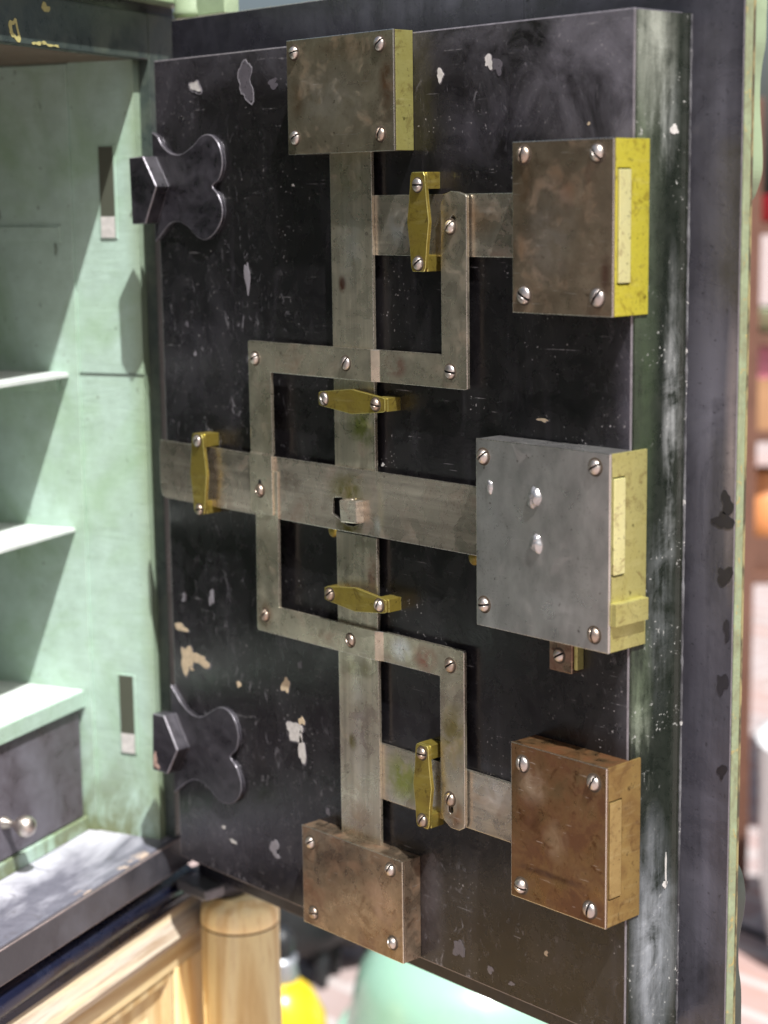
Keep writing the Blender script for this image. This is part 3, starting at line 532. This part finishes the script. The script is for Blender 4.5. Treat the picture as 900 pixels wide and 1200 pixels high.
BRB=bolt_box(.4970,.5972,.8570,.9865,-.0290,.0120,BR_BR,COV_BR,((.5100,.9708),(.5845,.9725),(.5085,.8680),(.5812,.8686)),label='lower right bolt box with heavily rusted brown cover',k=1.1,hole=(-.0260,-.0103,.8792,.9590))
def bolt(o,x,y0,y1,z0,z1,pr,name='bolt',mat=BR_BOLT):
    # dark reveal round the opening, then the bolt end standing in it
    if name=='bolt': dpart('bolt_opening',box((x-.0028,y0-.0009,z0-.0012),(x-.0020,y1+.0009,z1+.0012),0),DARK,o)
    dpart(name,box((x-.004,y0,z0),(x+pr,y1,z1),.0006),mat,o)
bolt(TR,.5970,-.0210,-.0078,1.3535,1.4357,.0014)
bolt(LK,.5978,-.0252,-.0122,1.1363,1.2093,.0016)
bolt(LK,.5978,-.0270,.0108,1.0975,1.1150,.0060,'latch',BR_LOCK)
bolt(BRB,.5970,-.0251,-.0113,.8803,.9580,.0009,mat=brass('tan_bolt',(.44,.32,.13),(.28,.17,.06),.36,9,.5))
# hammered rivets in the lock cover
def dent(x,z,a,b,h,sd):
    t=bmesh.new(); r=random.Random(sd); rings=[]
    for i in range(7):
        f=1-i/6.0; ring=[]
        for k2 in range(26):
            an=2*PI*k2/26; rad=f*(1+.14*math.sin(2*an+sd)+.10*math.sin(3*an+2*sd)+.05*math.sin(7*an+sd)); ring.append(t.verts.new((x+a*rad*math.cos(an),-.0289-h*(math.sqrt(max(0,1-f**2.2)))*(1+.12*r.uniform(-1,1)),z+b*rad*math.sin(an))))
        rings.append(ring)
    for p,q in zip(rings,rings[1:]):
        for k2 in range(26): t.faces.new((p[k2],p[(k2+1)%26],q[(k2+1)%26],q[k2]))
    t.faces.new(rings[-1]); dpart('rivet',t,COV_LOCK,LK,True)
dent(.5225,1.1876,.0058,.0095,.0042,1); dent(.5244,1.1516,.0054,.0085,.0040,2); dent(.4742,1.1910,.0035,.0058,.0020,3)
# stop block with its bolt under the lock box
t=box((.5205,-.0095,1.0470),(.5445,-.0003,1.0765),.0008); box((.5452,-.0080,1.0505),(.5485,-.0003,1.0765),.0005,t,1); SB=dpart('stop_block',t,[steel('rusty_block_steel',(.34,.24,.17),(.18,.09,.06),1.0,.45,12),BR_LOCK],DOOR)
screw(.5310,1.0600,-.0095,SB,.95)

# -- hinge-side plates and dogs
P1=[(-.0005,1.4835),(.0084,1.4790),(.0162,1.4699),(.0310,1.4623),(.0473,1.4618),(.0652,1.4692),(.0789,1.4774),(.0920,1.4777),(.1021,1.4712),(.1080,1.4602),(.1088,1.4486),(.1031,1.4370),(.0930,1.4310),(.1011,1.4230),(.1070,1.4113),(.1052,1.3995),(.0955,1.3885),(.0807,1.3813),(.0675,1.3837),(.0558,1.3916),(.0451,1.3964),(.0315,1.3980),(.0202,1.3940),(.0084,1.3850),(-.0005,1.3790)]
P2=[(-.0005,.9330),(.0080,.9251),(.0205,.9151),(.0360,.9093),(.0516,.9108),(.0675,.9201),(.0802,.9262),(.0938,.9255),(.1043,.9173),(.1091,.9036),(.1057,.8891),(.0953,.8790),(.1049,.8698),(.1114,.8559),(.1091,.8429),(.0970,.8315),(.0811,.8282),(.0674,.8329),(.0537,.8403),(.0367,.8417),(.0220,.8356),(.0068,.8247),(-.0005,.8190)]
D1=[(-.0183,1.4595),(.0045,1.4605),(.0251,1.4316),(.0048,1.3967),(-.0167,1.3958)]
D2=[(-.0128,.9040),(.0072,.9054),(.0282,.8738),(.0096,.8450),(-.0157,.8437)]
for P,D,ch in ((P1,D1,()),(P2,D2,((-.0108,.8560,.0030,.0065),(-.0075,.8495,.0035,.0028)))):
    t=prism(spline(P,5,False),-.0048,-.0003,.0010)
    pl=dpart('hinge_plate',t,BLACK_HW,DOOR,edge=WEARHL_M)
    t=prism(D,-.0200,-.0046,.0010)
    for i,(x,z,a,b) in enumerate(ch): prism(blob(x,z,a,b,i+70),-.0203,-.0198,0,t,1)
    dpart('hinge_dog',t,[BLACK_HW,plain('pink_primer',(.45,.30,.25),.6,0,.3,150)],pl,edge=WEARHL_M)

# ================================================================= BACKGROUND (blurred market things)
U=Vector((.6776,.7353,0)).normalized(); V=Vector((-U.y,U.x,0)); RO=Vector((-.66,1.88,0)); RZ=math.atan2(U.y,U.x)
def rp(u,v,z): return RO+U*u+V*v+Vector((0,0,z))
WOODD=pine('dark_market_wood',(20,20,2),7); 
tt=WOODD.node_tree.nodes['Principled BSDF']; 
DKWOOD=plain('brown_stained_wood',(.12,.055,.035),.5,0,.4,14); MIDWOOD=plain('tan_box_wood',(.36,.20,.10),.55,0,.3,18)
RED=plain('red_enamel',(.62,.03,.06),.25,0,.1,20,.5); WHITE=plain('white_enamel',(.80,.80,.80),.22,0,.05,20,.5); PINK=plain('pink_cloth',(.65,.25,.33),.8,0,.25,40)
ORANGE=plain('orange_glaze',(.55,.22,.08),.4,0,.2,20); GREYM=plain('zinc_grey',(.38,.40,.43),.4,.6,.2,20); YELLOW=plain('yellow_enamel',(.62,.44,.01),.28,0,.08,12,.4)
MINTE=plain('mint_enamel',(.25,.43,.33),.28,0,.05,8,.6); IRON=plain('cast_iron',(.02,.022,.024),.45,.2,.4,30); LIME=plain('pale_lime_glaze',(.62,.74,.48),.3,0,.1,20)
RACK=empty('market_rack',rp(0,0,0),RZ,'dark brown wooden market rack of crockery behind the right edge of the door','rack')
def rk(name,a,b,mat): return new(name,box(a,b,.002),mat,RACK)
for x,y in ((-.02,0),(.92,0),(-.02,.36),(.92,.36)): rk('post',(x,y,0),(x+.035,y+.035,1.60),DKWOOD)
for z in (.64,.93,1.12,1.34): rk('shelf',(-.018,.0365,z),(.953,.3585,z+.022),DKWOOD)
def put(name,u,v,z,prof,mat,label,cat,grp=None,n=32,sc=1):
    o=new(name,lathe([(r*sc,h*sc) for r,h in prof],n),mat,None,True); o.location=rp(u,v,z); return tag(o,label,cat,grp)
BOWL=[(0,.004),(.04,.0),(.045,.006),(.075,.03),(.095,.065),(.10,.07),(.096,.071),(.07,.034),(.04,.012),(0,.010)]
POT=[(0,0),(.075,0),(.082,.006),(.085,.10),(.088,.104),(.082,.104),(.078,.010),(0,.008)]
CUP=[(0,0),(.028,0),(.03,.004),(.04,.07),(.042,.072),(.037,.070),(.027,.008),(0,.006)]
put('enamel_pan',.10,.15,1.362,[(0,0),(.10,0),(.115,.006),(.125,.05),(.13,.054),(.12,.052),(.11,.01),(0,.006)],RED,'shallow red enamel pan on the top shelf of the rack','pan')
put('mixing_bowl',.36,.17,1.362,BOWL,WHITE,'white enamel bowl beside the red pan on the rack top shelf','bowl')
put('glazed_bowl',.07,.14,1.142,BOWL,LIME,'pale lime glazed bowl on the second rack shelf','bowl',sc=.7)
put('white_pitcher',.30,.15,1.142,[(0,0),(.05,0),(.06,.04),(.055,.09),(.04,.13),(.045,.16),(.04,.158),(.03,.13),(0,.12)],WHITE,'white pitcher with narrow neck on the second rack shelf','pitcher')
def crate(u,v,z,sx,sy,sz,mat,label,name='wooden_crate'):
    e=empty(name,rp(u,v,z),RZ,label,'crate'); th=.010
    for a,b,nm in (((0,0,0),(sx,th,sz),'front_board'),((0,sy-th,0),(sx,sy,sz),'back_board'),((0,th+.0005,0),(th,sy-th-.0005,sz),'side_board'),((sx-th,th+.0005,0),(sx,sy-th-.0005,sz),'side_board'),((th,th,.002),(sx-th,sy-th,.010),'bottom_board')):
        new(nm,box(a,b,.001),mat,e)
    return e
crate(.0,.06,.952,.24,.20,.10,MIDWOOD,'tan wooden crate on the middle rack shelf')
crate(.01,.06,.662,.26,.22,.07,DKWOOD,'low dark wooden crate on the lowest rack shelf')
put('clay_jar',.07,.16,.672,[(0,0),(.05,0),(.075,.05),(.08,.10),(.06,.15),(.045,.17),(.05,.185),(.042,.184),(.03,.16),(0,.1)],ORANGE,'orange brown clay jar standing in the low dark crate','jar')
put('zinc_bucket',.42,.18,.662,[(0,0),(.07,0),(.095,.17),(.10,.174),(.093,.172),(.068,.006),(0,.006)],GREYM,'grey zinc bucket on the lowest rack shelf','bucket')
put('enamel_dish',.45,.18,.952,BOWL,WHITE,'white enamel dish on the middle rack shelf, right of the tan crate','dish')
t=bmesh.new()
for i in range(4): box((.0,.0,i*.020),(.22-.004*i,.17,i*.020+.018),.006,t)
o=new('folded_cloth',t,PINK); o.location=rp(.30,.10,.952-.0); o.location=rp(-.01,.07,1.0525); o.rotation_euler=(0,0,RZ); tag(o,'folded pink cloth lying on top of the tan crate','cloth')
# plates leaning
put('stacked_plates',.16,-.35,0,[(0,0),(.16,0),(.17,.02),(.19,.14),(.20,.42),(.205,.43),(.19,.425),(0,.40)],WHITE,'tall white enamel bin on the paving before the rack','bin')
bpy.data.objects['stacked_plates'].name='enamel_bin'
# cable across the paving
cu=bmesh.new(); pts=[Vector((-1.1+.25*i,1.62+.05*math.sin(i*1.1)+.10*i*.3,.006)) for i in range(12)]; pts=[Vector((*p,.006)) for p in [(a.x,a.y) for a in pts]]
pp=spline([tuple(p) for p in pts],6,False); pv=None
for i,p in enumerate(pp):
    d=(Vector(pp[min(i+1,len(pp)-1)])-Vector(pp[max(i-1,0)])).normalized(); s=d.cross(Vector((0,0,1))); ring=[cu.verts.new(Vector(p)+s*.006*math.cos(a)+Vector((0,0,.006*math.sin(a)))) for a in [2*PI*k/8 for k in range(8)]]
    if pv:
        for k in range(8): cu.faces.new((pv[k],pv[(k+1)%8],ring[(k+1)%8],ring[k]))
    pv=ring
tag(new('cable',cu,plain('black_rubber',(.02,.02,.025),.6),None,True),'black cable lying across the brick paving at lower right','cable')
# mint enamel basin upside down on the paving
def g0(name,prof,mat,x,y,label,cat,n=48,extra=None):
    e=empty(name,(x,y,0),0,label,cat); return e
e=g0('enamel_basin',None,None,-.585,1.02,'large mint green enamel basin turned upside down on the paving below the door','basin')
new('shell',lathe([(.235,.0),(.238,.006),(.222,.014),(.212,.05),(.200,.105),(.190,.130),(.172,.152),(.150,.170),(.110,.186),(.062,.194),(.0,.197)],64),MINTE,e)
new('rolled_rim',lathe([(.228+.008*math.cos(a),.009+.007*math.sin(a)) for a in [R(i*45) for i in range(9)]],64),MINTE,e)
e=g0('enamel_jug',None,None,-0.675,0.674,'yellow enamel jug with grey neck and black stopper beside the pine post','jug')
new('body',lathe([(0,0),(.058,0),(.068,.008),(.074,.06),(.070,.125),(.050,.165),(.026,.185),(0,.185)],40),YELLOW,e)
new('neck',lathe([(.024,.182),(.028,.188),(.024,.212),(.027,.222),(0,.222)],32),GREYM,e)
new('stopper',lathe([(.016,.2225),(.022,.232),(.023,.255),(.014,.270),(0,.272)],24),IRON,e)
for i,(x,y,s,lab) in enumerate(((-0.976,0.961,1.0,'round black cast iron pot on three legs, nearest the pine post'),(-0.969,1.061,.85,'smaller black cast iron pot behind the mint basin'),(-1.167,1.171,1.15,'largest black cast iron pot farthest back behind the jug'))):
    e=empty('iron_pot',(x,y,0),i*1.1,lab,'pot','cast iron pots on the paving')
    new('body',lathe([(0,.05*s),(.05*s,.055*s),(.09*s,.09*s),(.105*s,.14*s),(.095*s,.19*s),(.085*s,.20*s),(.095*s,.212*s),(.088*s,.212*s),(.08*s,.20*s),(.06*s,.10*s),(0,.08*s)],32),IRON,e)
    for k in range(3):
        a=k*2*PI/3; new('leg',lathe([(.010*s,0),(.012*s,.02*s),(.016*s,.085*s),(0,.09*s)],12,M=Matrix.Translation((.062*s*math.cos(a),.062*s*math.sin(a),0))),IRON,e)
    new('handle',lathe([(.012*s,.19*s),(.012*s,.23*s),(.0,.235*s)],12,M=Matrix.Translation((.09*s,0,0))),IRON,e)
